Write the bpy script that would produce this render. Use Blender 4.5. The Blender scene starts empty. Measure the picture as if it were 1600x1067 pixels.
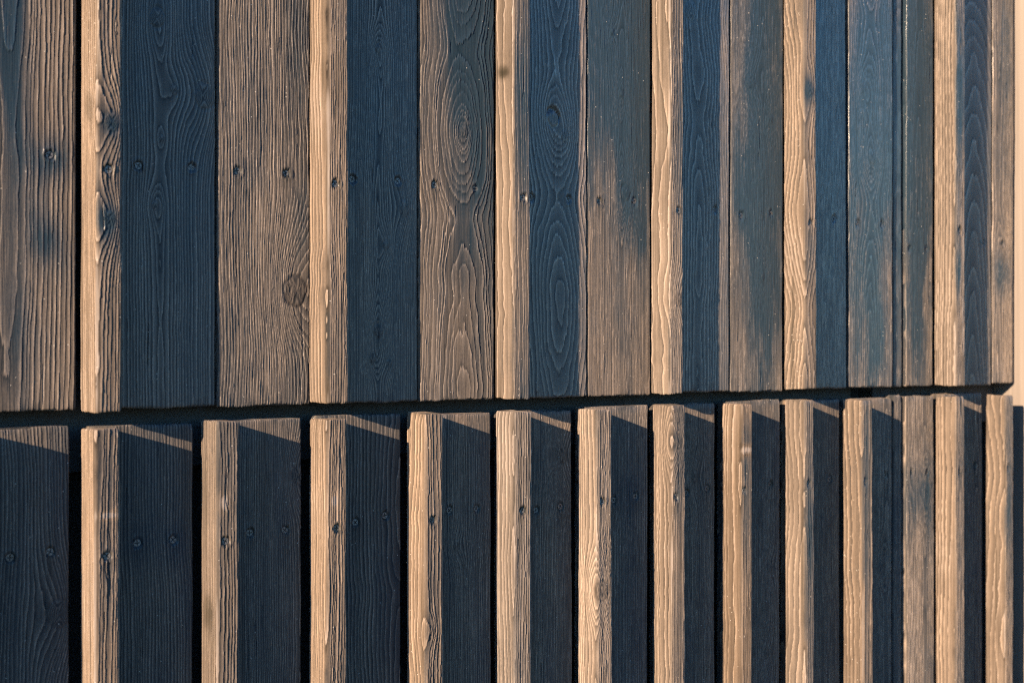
import bpy, math, random
import numpy as np

# ------------------------------------------------------------------ camera, sky, sun, exposure
scene = bpy.context.scene
scene.render.engine = 'CYCLES'
scene.cycles.use_denoising = False          # keep the fibres crisp
scene.cycles.pixel_filter_type = 'BLACKMAN_HARRIS'; scene.cycles.filter_width = 1.15
scene.cycles.max_bounces = 6; scene.cycles.diffuse_bounces = 3; scene.cycles.glossy_bounces = 2
cam_data = bpy.data.cameras.new('camera')
cam = bpy.data.objects.new('camera', cam_data)
scene.collection.objects.link(cam)
scene.camera = cam
CAM_D = 1.285                       # metres from the face of the boards
cam.location = (0.0, -CAM_D, 0.0)
cam.rotation_euler = (math.radians(90), 0, -math.radians(37.75))
cam_data.sensor_width = 36.0
cam_data.lens = 50.0
cam_data.shift_y = 0.0041
cam_data.clip_start = 0.02
cam_data.clip_end = 2000
cam_data.dof.use_dof = True
cam_data.dof.focus_distance = 1.57
cam_data.dof.aperture_fstop = 6.7
cam_data.dof.aperture_blades = 7

SUN = np.array((3.1, 1.0, -0.94)); SUN = SUN / np.linalg.norm(SUN)      # the way the light travels
sun_el = math.asin(-SUN[2])
sun_az = math.atan2(-SUN[0], -SUN[1])                                   # from +Y, clockwise
world = bpy.data.worlds.new('World'); scene.world = world
world.use_nodes = True
wn = world.node_tree.nodes; wl = world.node_tree.links
sky = wn.new('ShaderNodeTexSky'); sky.sky_type = 'NISHITA'; sky.sun_disc = False
sky.sun_elevation = sun_el; sky.sun_rotation = sun_az
sky.air_density = 1.6; sky.dust_density = 0.0; sky.ozone_density = 10.0
wl.new(sky.outputs[0], wn['Background'].inputs[0])
wn['Background'].inputs[1].default_value = 0.105

sd = bpy.data.lights.new('sun', 'SUN'); sun = bpy.data.objects.new('sun', sd)
scene.collection.objects.link(sun)
sd.energy = 5.0; sd.angle = math.radians(0.53); sd.color = (1.0, 0.73, 0.49)
from mathutils import Vector
sun.rotation_euler = Vector(SUN.tolist()).to_track_quat('-Z', 'Y').to_euler()
sun.location = (-3, -3, 2)

vs = scene.view_settings
vs.view_transform = 'Standard'; vs.look = 'None'; vs.gamma = 1.0; vs.exposure = 2.22
vs.use_curve_mapping = False

# ------------------------------------------------------------------ noise
def _hash(ix, iy, seed):
    h = (ix.astype(np.int64) * 374761393 + iy.astype(np.int64) * 668265263 + int(seed) * 2147483647 % 1000003) & 0xFFFFFFFF
    h = ((h ^ (h >> 13)) * 1274126177) & 0xFFFFFFFF
    h = ((h ^ (h >> 16)) * 2246822519) & 0xFFFFFFFF
    return ((h ^ (h >> 15)) & 0xFFFF).astype(np.float64) / 32767.5 - 1.0
def noise(x, y, seed=0):                       # value noise, -1..1
    ix = np.floor(x); iy = np.floor(y); fx = x - ix; fy = y - iy
    fx = fx * fx * fx * (fx * (fx * 6 - 15) + 10); fy = fy * fy * fy * (fy * (fy * 6 - 15) + 10)
    a = _hash(ix, iy, seed); b = _hash(ix + 1, iy, seed); c = _hash(ix, iy + 1, seed); d = _hash(ix + 1, iy + 1, seed)
    return (a * (1 - fx) + b * fx) * (1 - fy) + (c * (1 - fx) + d * fx) * fy
def fbm(x, y, seed=0, n=3):
    s = 0; a = 1.0; t = 0
    for i in range(n):
        s = s + a * noise(x * 2 ** i, y * 2 ** i, seed + 17 * i); t += a; a *= 0.55
    return s / t
def sstep(a, b, x):
    t = np.clip((x - a) / (b - a), 0, 1); return t * t * (3 - 2 * t)

# ------------------------------------------------------------------ materials
def new_mat(name):
    m = bpy.data.materials.new(name); m.use_nodes = True
    return m, m.node_tree.nodes, m.node_tree.links, m.node_tree.nodes['Principled BSDF']
def node(ns, t, **kw):
    n = ns.new(t)
    for k, v in kw.items(): setattr(n, k, v)
    return n
def math_n(ns, ls, op, a, b=None, clamp=False):
    n = ns.new('ShaderNodeMath'); n.operation = op; n.use_clamp = clamp
    for i, v in enumerate((a, b)):
        if v is None: continue
        if isinstance(v, (int, float)): n.inputs[i].default_value = v
        else: ls.new(v, n.inputs[i])
    return n.outputs[0]
def mix_c(ns, ls, f, a, b, mode='MIX'):
    n = ns.new('ShaderNodeMix'); n.data_type = 'RGBA'; n.blend_type = mode
    for s, v in ((n.inputs[0], f), (n.inputs[6], a), (n.inputs[7], b)):
        if isinstance(v, (int, float)): s.default_value = v
        elif isinstance(v, tuple): s.default_value = (*v, 1)
        else: ls.new(v, s)
    return n.outputs[2]

def make_timber():
    m, ns, ls, P = new_mat('weathered_stained_timber')
    geo = node(ns, 'ShaderNodeNewGeometry')
    def att(nm):
        a = node(ns, 'ShaderNodeAttribute'); a.attribute_name = nm; return a.outputs['Fac']
    grain, wear_shading, knot, tone, moss, gloss = att('grain'), att('wear_shading'), att('knot'), att('tone'), att('moss'), att('gloss')
    def nz(scale, mp, detail=3, rough=.6):
        mpn = node(ns, 'ShaderNodeMapping'); mpn.inputs['Scale'].default_value = mp
        ls.new(geo.outputs['Position'], mpn.inputs['Vector'])
        n = node(ns, 'ShaderNodeTexNoise'); n.inputs['Scale'].default_value = scale
        n.inputs['Detail'].default_value = detail; n.inputs['Roughness'].default_value = rough
        ls.new(mpn.outputs[0], n.inputs['Vector']); return n.outputs['Fac']
    fibre = nz(1.0, (1100, 1100, 26), 3, .65)          # fine fibres along the board
    speck = nz(1.0, (1500, 1500, 420), 2, .6)          # pores and dust
    streak = nz(1.0, (420, 420, 5), 3, .6)             # broad weather streaks
    blot = nz(1.0, (30, 30, 9), 4, .6)                 # blotchy weathering
    # worn wood
    worn = mix_c(ns, ls, grain, (.0140, .0122, .0106), (.186, .148, .118))
    fv = math_n(ns, ls, 'ADD', math_n(ns, ls, 'MULTIPLY', fibre, .9), .55)
    sv = math_n(ns, ls, 'ADD', math_n(ns, ls, 'MULTIPLY', speck, .8), .6)
    bv = math_n(ns, ls, 'ADD', math_n(ns, ls, 'MULTIPLY', blot, .7), .65)
    tv = math_n(ns, ls, 'MULTIPLY', math_n(ns, ls, 'MULTIPLY', fv, sv), math_n(ns, ls, 'MULTIPLY', bv, math_n(ns, ls, 'MULTIPLY', tone, math_n(ns, ls, 'ADD', math_n(ns, ls, 'MULTIPLY', streak, 1.5), .25))))
    vv = node(ns, 'ShaderNodeCombineColor'); 
    for i in range(3): ls.new(tv, vv.inputs[i])
    worn = mix_c(ns, ls, 1.0, worn, vv.outputs[0], 'MULTIPLY')
    oi = node(ns, 'ShaderNodeObjectInfo')                # each board has its own cast: golden to greyed
    worn = mix_c(ns, ls, 1.0, worn, mix_c(ns, ls, oi.outputs['Random'], (1.05, .99, .91), (.92, .97, 1.03)), 'MULTIPLY')
    worn = mix_c(ns, ls, math_n(ns, ls, 'MULTIPLY', knot, .95), worn, (.024, .018, .014))
    worn = mix_c(ns, ls, moss, worn, (.012, .011, .007))
    stain = mix_c(ns, ls, grain, (.007, .015, .023), (.018, .031, .044))
    # stain survives in the grooves, wears off the ridges
    w1 = math_n(ns, ls, 'ADD', wear_shading, math_n(ns, ls, 'MULTIPLY', math_n(ns, ls, 'SUBTRACT', speck, .5), .55))
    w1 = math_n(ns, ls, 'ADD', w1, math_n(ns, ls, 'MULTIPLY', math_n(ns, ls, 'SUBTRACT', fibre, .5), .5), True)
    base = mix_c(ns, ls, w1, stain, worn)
    scuff = math_n(ns, ls, 'SUBTRACT', wear_shading, 1.25)
    scuff = math_n(ns, ls, 'MULTIPLY', scuff, math_n(ns, ls, 'MULTIPLY', fibre, 3.0), True)
    base = mix_c(ns, ls, scuff, base, (.22, .19, .17))
    vo = node(ns, 'ShaderNodeTexVoronoi'); vo.inputs['Scale'].default_value = 230
    ls.new(geo.outputs['Position'], vo.inputs['Vector'])
    sepc = node(ns, 'ShaderNodeSeparateColor'); ls.new(vo.outputs['Color'], sepc.inputs[0])
    dust = math_n(ns, ls, 'MULTIPLY', math_n(ns, ls, 'LESS_THAN', vo.outputs['Distance'], .13), math_n(ns, ls, 'GREATER_THAN', sepc.outputs[0], .94))
    base = mix_c(ns, ls, math_n(ns, ls, 'MULTIPLY', dust, .8), base, (.30, .28, .25))
    ls.new(base, P.inputs['Base Color'])
    rg = math_n(ns, ls, 'SUBTRACT', .72, math_n(ns, ls, 'MULTIPLY', math_n(ns, ls, 'MAXIMUM', grain, knot), .32))
    rg = math_n(ns, ls, 'ADD', rg, math_n(ns, ls, 'MULTIPLY', math_n(ns, ls, 'SUBTRACT', w1, 1.0), .24))
    ls.new(rg, P.inputs['Roughness'])
    spv = math_n(ns, ls, 'MULTIPLY', gloss, math_n(ns, ls, 'ADD', math_n(ns, ls, 'MULTIPLY', math_n(ns, ls, 'MAXIMUM', grain, knot), .75), .10)); ls.new(spv, P.inputs['Specular IOR Level'])
    P.inputs['Diffuse Roughness'].default_value = 1.0
    bh = math_n(ns, ls, 'ADD', math_n(ns, ls, 'MULTIPLY', fibre, .75), math_n(ns, ls, 'MULTIPLY', speck, .6))
    bp = node(ns, 'ShaderNodeBump'); bp.inputs['Strength'].default_value = .55; bp.inputs['Distance'].default_value = .00045
    ls.new(bh, bp.inputs['Height']); ls.new(bp.outputs[0], P.inputs['Normal'])
    return m
TIMBER = make_timber()

def simple(name, col, rough, metal=0.0, nscale=60.0, var=.25, bump=.0005, stretch=(1, 1, 1)):
    m, ns, ls, P = new_mat(name)
    geo = node(ns, 'ShaderNodeNewGeometry'); mp = node(ns, 'ShaderNodeMapping'); mp.inputs['Scale'].default_value = stretch
    ls.new(geo.outputs['Position'], mp.inputs['Vector'])
    n = node(ns, 'ShaderNodeTexNoise'); n.inputs['Scale'].default_value = nscale; n.inputs['Detail'].default_value = 5
    ls.new(mp.outputs[0], n.inputs['Vector'])
    lo = tuple(c * (1 - var) for c in col); hi = tuple(min(1, c * (1 + var)) for c in col)
    ls.new(mix_c(ns, ls, n.outputs['Fac'], lo, hi), P.inputs['Base Color'])
    P.inputs['Roughness'].default_value = rough; P.inputs['Metallic'].default_value = metal
    b = node(ns, 'ShaderNodeBump'); b.inputs['Distance'].default_value = bump; b.inputs['Strength'].default_value = .6
    ls.new(n.outputs['Fac'], b.inputs['Height']); ls.new(b.outputs[0], P.inputs['Normal'])
    return m
RAIL = simple('dark_stained_rail', (.018, .021, .024), .7, nscale=1.0, stretch=(25, 400, 700), var=.5)
MEMBRANE = simple('black_membrane', (.012, .012, .013), .8, nscale=90)
PALE = simple('pale_planed_timber', (.115, .098, .085), .65, nscale=1.0, stretch=(150, 150, 3.5), var=.4)
STEEL = simple('weathered_screw_steel', (.12, .115, .11), .5, metal=.55, nscale=900, var=.5, bump=.0001)
GROUND = simple('dark_green_ground', (.022, .034, .016), .9, nscale=45, var=.6, bump=.01)  # unseen ground, coloured green to cool the light it bounces

# ------------------------------------------------------------------ helpers
def link(o): scene.collection.objects.link(o); return o
def thing(name, label, cat, loc, group=None):
    o = link(bpy.data.objects.new(name, None)); o.location = loc; o.empty_display_size = .1
    o['label'] = label; o['category'] = cat
    if group: o['group'] = group
    return o
def grid_mesh(name, co, nr, nc, attrs, mat):
    """co: nr*nc points, columns wrap round; both ends capped"""
    me = bpy.data.meshes.new(name)
    nv = nr * nc
    me.vertices.add(nv); me.vertices.foreach_set('co', co.astype(np.float32).ravel())
    r = np.arange(nr - 1)[:, None]; c = np.arange(nc)[None, :]; c2 = (c + 1) % nc
    q = np.stack([r * nc + c, r * nc + c2, (r + 1) * nc + c2, (r + 1) * nc + c], -1).reshape(-1, 4)
    nq = len(q)
    capA = np.arange(nc)[::-1]; capB = (nr - 1) * nc + np.arange(nc)
    loops = np.concatenate([q.ravel(), capA, capB])
    me.loops.add(len(loops)); me.loops.foreach_set('vertex_index', loops.astype(np.int32))
    starts = np.concatenate([np.arange(nq) * 4, [nq * 4, nq * 4 + nc]])
    totals = np.concatenate([np.full(nq, 4), [nc, nc]])
    me.polygons.add(nq + 2); me.polygons.foreach_set('loop_start', starts.astype(np.int32))
    me.polygons.foreach_set('loop_total', totals.astype(np.int32))
    sm = np.ones(nq + 2, dtype=bool); sm[-2:] = False
    me.polygons.foreach_set('use_smooth', sm)
    me.update(calc_edges=True)
    for k, v in attrs.items():
        a = me.attributes.new(k, 'FLOAT', 'POINT'); a.data.foreach_set('value', np.ascontiguousarray(v, dtype=np.float32).ravel())
    me.materials.append(mat)
    return me

def pix(u):                                   # metres of wall seen by one picture element around u
    a = math.atan2(u, CAM_D); t = a - math.radians(37.75)
    return CAM_D / 1422.0 * math.cos(t) ** 2 / math.cos(a) ** 2
def half_h(u):                                # half height of the frame at u
    a = math.atan2(u, CAM_D); t = a - math.radians(37.75)
    return .245 * CAM_D / math.cos(a) * math.cos(t)

def build_piece(p, parent):
    """One board or batten, its growth rings cut from a solid log model, weathered in relief."""
    u0, u1, yf, yb, z0, z1 = p['u0'], p['u1'], p['yf'], p['yb'], p['z0'], p['z1']
    seed = p['seed']; batten = p['kind'] == 'batten'
    rng = random.Random(seed)
    w = u1 - u0; um = (u0 + u1) / 2
    px = pix(um); ds = min(max(.46 * px, .00042), .0011) * p.get('coarse', 1.0); dz = ds * 3.6
    rc = .0030 if batten else .0022
    # ---- profile (u, y, normal), from back left round the front to back right
    prof = []
    dside = ds * (1.0 if batten else 3.0)
    ns_ = max(3, int((yb - yf - rc) / dside))
    for i in range(ns_): prof.append((u0, yb + (yf + rc - yb) * i / ns_, -1, 0))
    na = 6
    for i in range(na):
        a = math.pi / 2 * i / na
        prof.append((u0 + rc - rc * math.cos(a), yf + rc - rc * math.sin(a), -math.cos(a), -math.sin(a)))
    nf = max(6, int((w - 2 * rc) / ds))
    for i in range(nf): prof.append((u0 + rc + (w - 2 * rc) * i / nf, yf, 0, -1))
    for i in range(na):
        a = math.pi / 2 * i / na
        prof.append((u1 - rc + rc * math.sin(a), yf + rc - rc * math.cos(a), math.sin(a), -math.cos(a)))
    for i in range(4): prof.append((u1, yf + rc + (yb - yf - rc) * i / 3, 1, 0))
    prof = np.array(prof)
    # ---- rows: fine inside the view, coarse outside, fine at the end in view
    hh = half_h(u1 if u0 > .3 else .5) * 1.06
    zs = [z0]; rcap = .0022
    while zs[-1] < z1:
        z = zs[-1]
        d_end = min(z - z0, z1 - z)
        step = dz if abs(z) < hh else min(.04, dz + (abs(z) - hh) * .6 + .002)
        if d_end < rcap * 1.3: step = min(step, rcap / 4)
        zn = z + step
        if zn < z1 - rcap * 1.3 < zn + step and step > rcap / 3: zn = z1 - rcap * 1.3
        zs.append(min(zn, z1) if z1 - zn > 1e-5 else z1)
    zs = np.array(zs)
    PU, PY, Z = prof[None, :, 0] + 0 * zs[:, None], prof[None, :, 1] + 0 * zs[:, None], zs[:, None] + 0 * prof[None, :, 0]
    NU, NY = prof[None, :, 2] + 0 * Z, prof[None, :, 3] + 0 * Z
    front = np.clip(-NY, 0, 1)
    # ---- log model
    pz = np.array([k[0] for k in p['pith']]); pv = np.array([k[1] for k in p['pith']])
    o = np.argsort(pz); depth = np.interp(zs, pz[o], pv[o])
    k = np.ones(9) / 9                                                  # soften the control polygon
    if len(depth) > 20: depth = np.convolve(np.pad(depth, 4, 'edge'), k, 'valid')
    depth = depth + p.get('dn', .25 if batten else 1.0) * (.0010 * noise(zs * 38, zs * 0 + .3, seed + 5) + .0022 * noise(zs * 9, zs * 0 + .6, seed + 6))
    pu = p['pu'] + .0025 * noise(zs * 7, zs * 0 + .1, seed + 7) + p.get('lean', 0) * (zs - zs.mean())
    dx = PU - pu[:, None]; dy = (PY - yf) + depth[:, None]
    rho = np.sqrt(dx * dx + dy * dy)
    sp = p['sp']
    wav = p.get('wave', 1.0)
    rho = rho + wav * (sp * .30 * noise(PU * 70 + PY * 50, Z * 16, seed + 1) + sp * .12 * noise(PU * 250, Z * 60, seed + 2) + sp * .07 * noise(PU * 900, Z * 110, seed + 26))
    knot = np.zeros_like(rho); kh = np.zeros_like(rho); ringmix = np.zeros_like(rho); kr = np.zeros_like(rho)
    for (ku, ky, kz, ks, kd) in p['knots']:
        jx = noise(Z * 160, PU * 160, seed + 31) * ks * .16
        dd = np.sqrt((PU - ku + jx) ** 2 + (PY - ky) ** 2 * .7 + ((Z - kz) / 1.25) ** 2)
        de = np.sqrt((PU - ku) ** 2 + (PY - ky) ** 2 * .7 + ((Z - kz) / 2.1) ** 2)
        sgn = 1.0 if ku >= p['pu'] else -1.0
        sg = np.where(dx >= 0, 1, -1) if abs(ku - p['pu']) < .006 else 1.0
        rho = rho - ks * 1.7 * np.exp(-(de / (ks * 2.1)) ** 2)
        core = 1 - sstep(.75, 1.0, dd / ks)
        knot = np.maximum(knot, kd * np.maximum(core * .45, np.exp(-((dd / ks - .95) / .13) ** 2)))
        ringmix = np.maximum(ringmix, core); kr = np.where(core > 0, dd, kr)
        if kd >= .9: kh -= .0045 * np.exp(-((dd / ks - .86) / .13) ** 2) * sstep(-.2, .5, (Z - kz) / ks + .4 * (PU - ku) / ks)      # loose knot, open along its upper rim
        kh += .00055 * np.exp(-(dd / (ks * 1.1)) ** 2) - .0009 * kd * np.exp(-((dd / ks - 1.0) / .12) ** 2)
    ph = rho / sp
    ph = ph + .55 * noise(ph * .55, ph * 0 + .5, seed + 3)                  # uneven years
    t = ph - np.floor(ph)
    yr = _hash(np.floor(ph), np.floor(ph) * 0, seed + 4) * .5 + .5          # strong and weak years
    arc = np.concatenate([[0], np.cumsum(np.hypot(np.diff(prof[:, 0]), np.diff(prof[:, 1])) + 1e-9)])
    gz, gs = np.gradient(ph, zs, arc)
    g = np.hypot(gz, gs) + 20.0                                             # years per metre along the surface
    d1 = t / g; d2 = (1 - t) / g
    wl = np.minimum(p.get('late', .00105), .30 / g); wg = np.minimum(.0007, .22 / g)
    late = np.exp(-d2 / wl) * sstep(0, .00022, d1) + np.exp(-d1 / .00016) * .5
    groove = np.exp(-d1 / wg) * sstep(.00005, .0003, d1)
    years = .45 + .55 * yr
    ridge = np.clip(.36 + (.78 * late - .52 * groove) * years + .16 * (t - .5), 0, 1)
    kt = kr / .0016; kt = kt - np.floor(kt)
    ridge = ridge * (1 - ringmix) + ringmix * (.15 + .5 * sstep(.3, .7, kt))
    if batten: ridge = ridge * front + (1 - front) * (.50 + 1.1 * (ridge - .45))
    A = p['A'] * 2.25
    patchy = .74 + .34 * fbm(PU * 25, Z * 7, seed + 8, 2) + .34 * noise(PU * 230 + PY * 230, Z * 45, seed + 28)
    h = A * ridge * patchy * (.30 + .70 * front if batten else .25 + .75 * front)
    fine = noise(PU * 1500 + PY * 1400, Z * 55, seed + 9)
    h = h + .00013 * fine * p.get('rough', 1.0) + .0003 * fbm(PU * 22, Z * 9, seed + 10, 2) + kh * front
    # ---- slow warp of the sawn face
    xn = (PU - um) / (w / 2)
    h = h + front * (p.get('cup', 0) * (xn * xn - .4) + rng.uniform(-.0007, .0007) * xn)
    bow = .0009 * noise(zs * 2.3, zs * 0, seed + 11)[:, None]
    edge = .0003 * noise(Z * 20, PU * 0 + 1, seed + 12) * np.abs(NU)
    h = h + edge
    # ---- checks (drying cracks) near the ends and through big knots
    crack = np.zeros_like(h)
    checks = list(p.get('cracks', ())) + [(rng.uniform(u0 + .006, u1 - .006), rng.uniform(max(z0, -hh), min(z1, hh)), rng.uniform(.006, .028)) for _ in range(rng.randint(1, 4))]
    for (cu, cz, cl) in checks:
        cw = .0004 * np.clip(1 - ((Z - cz) / cl) ** 2, 0, 1)
        cx = cu + .0012 * noise(Z * 55, Z * 0, seed + 13)
        crack = np.maximum(crack, np.clip(1 - np.abs(PU - cx) / np.maximum(cw + .0002, 1e-5), 0, 1) * (np.abs(Z - cz) < cl) * front)
    h = h - .0016 * crack
    # ---- worn ends, rounded over
    for ze in (z0, z1):
        de = np.abs(Z - ze); tt = np.clip(de / rcap, 0, 1)
        rr = rcap * (1 + .35 * noise(PU * 180, Z * 0 + ze, seed + 14))
        h = h - .55 * rr * (1 - np.sqrt(1 - (1 - tt) ** 2))
        chip = np.clip(noise(PU * 130, Z * 90, seed + 15) - .25, 0, 1) * np.exp(-de / .005)
        h = h - .0016 * chip * p.get('chips', 1.0)
    # ---- screw seats
    for (su, sz) in p['screws']:
        rr = np.sqrt((PU - su) ** 2 + (Z - sz) ** 2)
        tear = noise(PU * 700, Z * 260, seed + 16) * .0016
        seat = 1 - sstep(.0037, .0048, rr + tear)
        h = np.where(front > .5, h * (1 - seat) + (-.0017) * seat, h)
        h = h + front * .0004 * np.exp(-((rr - .0060) / .0014) ** 2) * (1 + noise(PU * 500, Z * 200, seed + 18))
    X = PU + NU * h; Y = PY + NY * h + bow; ZZ = Z + 0
    endn = .0006 * noise(PU * 240, PY * 240, seed + 19) + .0012 * noise(PU * 35, PY * 35, seed + 20)
    ZZ = ZZ + np.where(np.abs(Z - z0) < .004, endn, 0) * np.clip(1 - np.abs(Z - z0) / .004, 0, 1) + np.where(np.abs(Z - z1) < .004, endn, 0) * np.clip(1 - np.abs(Z - z1) / .004, 0, 1)
    # ---- wear of the stain, base lowered on shaded boards to deepen their shade
    wear_shading = np.full_like(h, p['wear_shading']) + .34 * fbm(PU * 40, Z * 8, seed + 21, 3)
    if batten: wear_shading = wear_shading + .25 * (1 - front)
    for (bu, bz, ru, rz, am) in p['blobs']:
        d2 = ((PU - bu) / ru) ** 2 + ((Z - bz) / rz) ** 2
        d2 = d2 * np.exp(.55 * fbm(PU * 55, Z * 14, seed + 22, 2) + .25 * fbm(PU * 330, Z * 24, seed + 27, 2))
        wear_shading = wear_shading + am * np.exp(-d2 ** .95) * (front if batten else 1.0)
    wear_shading = wear_shading + .48 * (ridge - .42) - .5 * crack - .25 * chip_mask(Z, z0, z1, PU, seed)
    wear_shading = np.clip(wear_shading, .0, 1.6)
    moss = np.zeros_like(h)
    for (bu, by, bz, ru, rz, am) in p.get('moss', ()):
        d2 = ((PU - bu) / ru) ** 2 + ((PY - by) / .012) ** 2 + ((Z - bz) / rz) ** 2
        moss = np.maximum(moss, am * np.exp(-(d2 * np.exp(.8 * fbm(PU * 90 + PY * 90, Z * 60, seed + 23, 3))) ** 1.5))
    moss = np.clip(moss + .55 * p.get('lichen', 0) * sstep(.35, .8, fbm(PU * 60 + PY * 60, Z * 25, seed + 24, 3)), 0, 1)
    if batten:                                                          # dark weathered streaks, corners rubbed pale, edge highlight put into the colour
        stk = noise(PU * 420 + PY * 420, Z * 2.6, seed + 29) * .6 + .4 * noise(PU * 900 + PY * 900, Z * 6, seed + 30)
        moss = np.maximum(moss, .62 * sstep(.28, .62, stk) * (.5 + .5 * noise(PY * 60, Z * 12, seed + 33)))
        corner = np.clip(1 - np.abs(PU - u0 - .0012) / .0022, 0, 1) * np.clip(1 - np.abs(PY - yf - .0012) / .0026, 0, 1)
        wear_shading = np.clip(wear_shading + .9 * corner * sstep(-.2, .6, noise(Z * 14, Z * 0, seed + 32)), 0, 1.6)
    for (su, sz) in p['screws']:                                        # dark tannin halo and run under each screw
        rr = np.sqrt((PU - su) ** 2 + ((Z - sz) / 1.2) ** 2)
        nn = .65 + .35 * noise(PU * 420, Z * 110, seed + 34)
        run = np.exp(-((PU - su) / .0030) ** 2) * np.exp(-((Z - sz + .011) / .013) ** 2) * (Z < sz + .002)
        moss = np.maximum(moss, front * nn * np.maximum(.95 * (1 - sstep(.0040, .0066, rr)), .5 * run))
    for ze in (z0, z1):                                                 # damp-darkened ends
        moss = np.maximum(moss, .55 * np.exp(-np.abs(Z - ze) / .0045) * sstep(-.1, .7, noise(PU * 110, Z * 60 + 9, seed + 35)))
    tone = np.full_like(h, p.get('tone', 1.0)) * (1 + .10 * noise(PU * 20, Z * 3, seed + 25))  # varies per board, set darker in the lower row to deepen its shade
    org = np.array((u0, 0.0, z0))
    co = np.stack([X, Y, ZZ], -1).reshape(-1, 3) - org
    me = grid_mesh(p['kind'], co, len(zs), prof.shape[0], {'grain': ridge, 'wear_shading': wear_shading, 'knot': knot, 'tone': tone, 'moss': moss, 'gloss': np.full_like(h, p.get('gloss', .35)) * (.35 + .65 * front)}, TIMBER)
    ob = link(bpy.data.objects.new(p['kind'], me)); ob.parent = parent
    ob.location = org - np.array(parent.location)
    for (su, sz) in p['screws']:
        s = link(bpy.data.objects.new('screw', SCREW)); s.parent = ob
        iz = int(np.argmin(np.abs(zs - sz)))
        s.location = Vector((su, yf + float(bow[iz, 0]) + .0006 + rng.uniform(0, .0009), sz)) - Vector(org.tolist())
        s.rotation_euler = (rng.uniform(-.10, .10), rng.uniform(0, 6.28), rng.uniform(-.10, .10))
    return ob
def chip_mask(Z, z0, z1, PU, seed):
    return sum(np.clip(noise(PU * 130, Z * 90, seed + 15) - .1, 0, 1) * np.exp(-np.abs(Z - e) / .006) for e in (z0, z1))

def make_screw():
    """countersunk head, 8 mm, with a cross recess; the axis is Y, facing -Y"""
    R = .0037; cw = .00055; cl = .0026; dp = .0026; n = 12
    vs_, fs = [], []
    def v(x, y, z): vs_.append((x, y, z)); return len(vs_) - 1
    cross = [(cw, cw), (cw, cl), (-cw, cl), (-cw, cw), (-cl, cw), (-cl, -cw), (-cw, -cw), (-cw, -cl), (cw, -cl), (cw, -cw), (cl, -cw), (cl, cw)]
    top = [v(x, 0, z) for x, z in cross]
    bot = [v(x * .6, dp, z * .6) for x, z in cross]
    ang = [math.atan2(z, x) for x, z in cross]
    rim = [v(R * .93 * math.cos(a), 0, R * .93 * math.sin(a)) for a in ang]
    rim2 = [v(R * math.cos(a), .0003, R * math.sin(a)) for a in ang]
    low = [v(R * .45 * math.cos(a), .0030, R * .45 * math.sin(a)) for a in ang]
    for i in range(n):
        j = (i + 1) % n
        fs.append((rim[i], rim[j], top[j], top[i])); fs.append((top[i], top[j], bot[j], bot[i]))
        fs.append((rim2[i], rim2[j], rim[j], rim[i])); fs.append((low[i], low[j], rim2[j], rim2[i]))
    fs.append(tuple(bot))
    me = bpy.data.meshes.new('screw'); me.from_pydata(vs_, [], fs); me.update(); me.materials.append(STEEL); me.materials.append(MEMBRANE)
    for i, pl in enumerate(me.polygons): pl.material_index = 1 if (i == len(fs) - 1 or i % 4 == 1) else 0      # recess faces dark
    return me
SCREW = make_screw()

def box_obj(name, x0, x1, y0, y1, z0, z1, mat, parent=None, bev=.0015):
    import bmesh
    bm = bmesh.new()
    o = Vector((x0, y0, z0)) if parent is None else Vector(parent.location)
    vv = [bm.verts.new(Vector((x, y, z)) - o) for x in (x0, x1) for y in (y0, y1) for z in (z0, z1)]
    for f in ((0, 1, 3, 2), (4, 6, 7, 5), (0, 4, 5, 1), (2, 3, 7, 6), (0, 2, 6, 4), (1, 5, 7, 3)): bm.faces.new([vv[i] for i in f])
    if bev: bmesh.ops.bevel(bm, geom=list(bm.edges), offset=bev, segments=2, affect='EDGES', profile=.6)
    bmesh.ops.recalc_face_normals(bm, faces=list(bm.faces))
    me = bpy.data.meshes.new(name); bm.to_mesh(me); bm.free(); me.materials.append(mat)
    ob = link(bpy.data.objects.new(name, me))
    if parent is not None: ob.parent = parent
    else: ob.location = o
    return ob

# ------------------------------------------------------------------ the setting
GZ = -1.40
gm = bpy.data.meshes.new('ground')
gm.from_pydata([(-400, -400, 0), (400, -400, 0), (400, 400, 0), (-400, 400, 0)], [], [(0, 1, 2, 3)]); gm.materials.append(GROUND)
ground = link(bpy.data.objects.new('ground', gm)); ground.location = (0, 0, GZ); ground['kind'] = 'structure'

core = box_obj('building_core', -.35, 2.6, .060, .30, GZ, 1.15, MEMBRANE, bev=0)
core['label'] = 'black lined wall core seen only as darkness through the gaps'; core['category'] = 'wall'

rail = thing('horizontal_rail', 'dark stained rail showing in the horizontal slot between the two rows', 'rail', (-.05, .024, -.11))
box_obj('rail_length', -.30, 1.640, .036, .059, -.120, -.015, RAIL, rail)
box_obj('rail_length', 1.690, 1.990, .036, .059, -.120, -.015, RAIL, rail)

post = box_obj('corner_post', 1.9985, 2.10, -.045, .058, GZ, 1.15, PALE, bev=.003)
post['label'] = 'pale orange sunlit timber post at the right end of the wall'; post['category'] = 'post'

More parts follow.
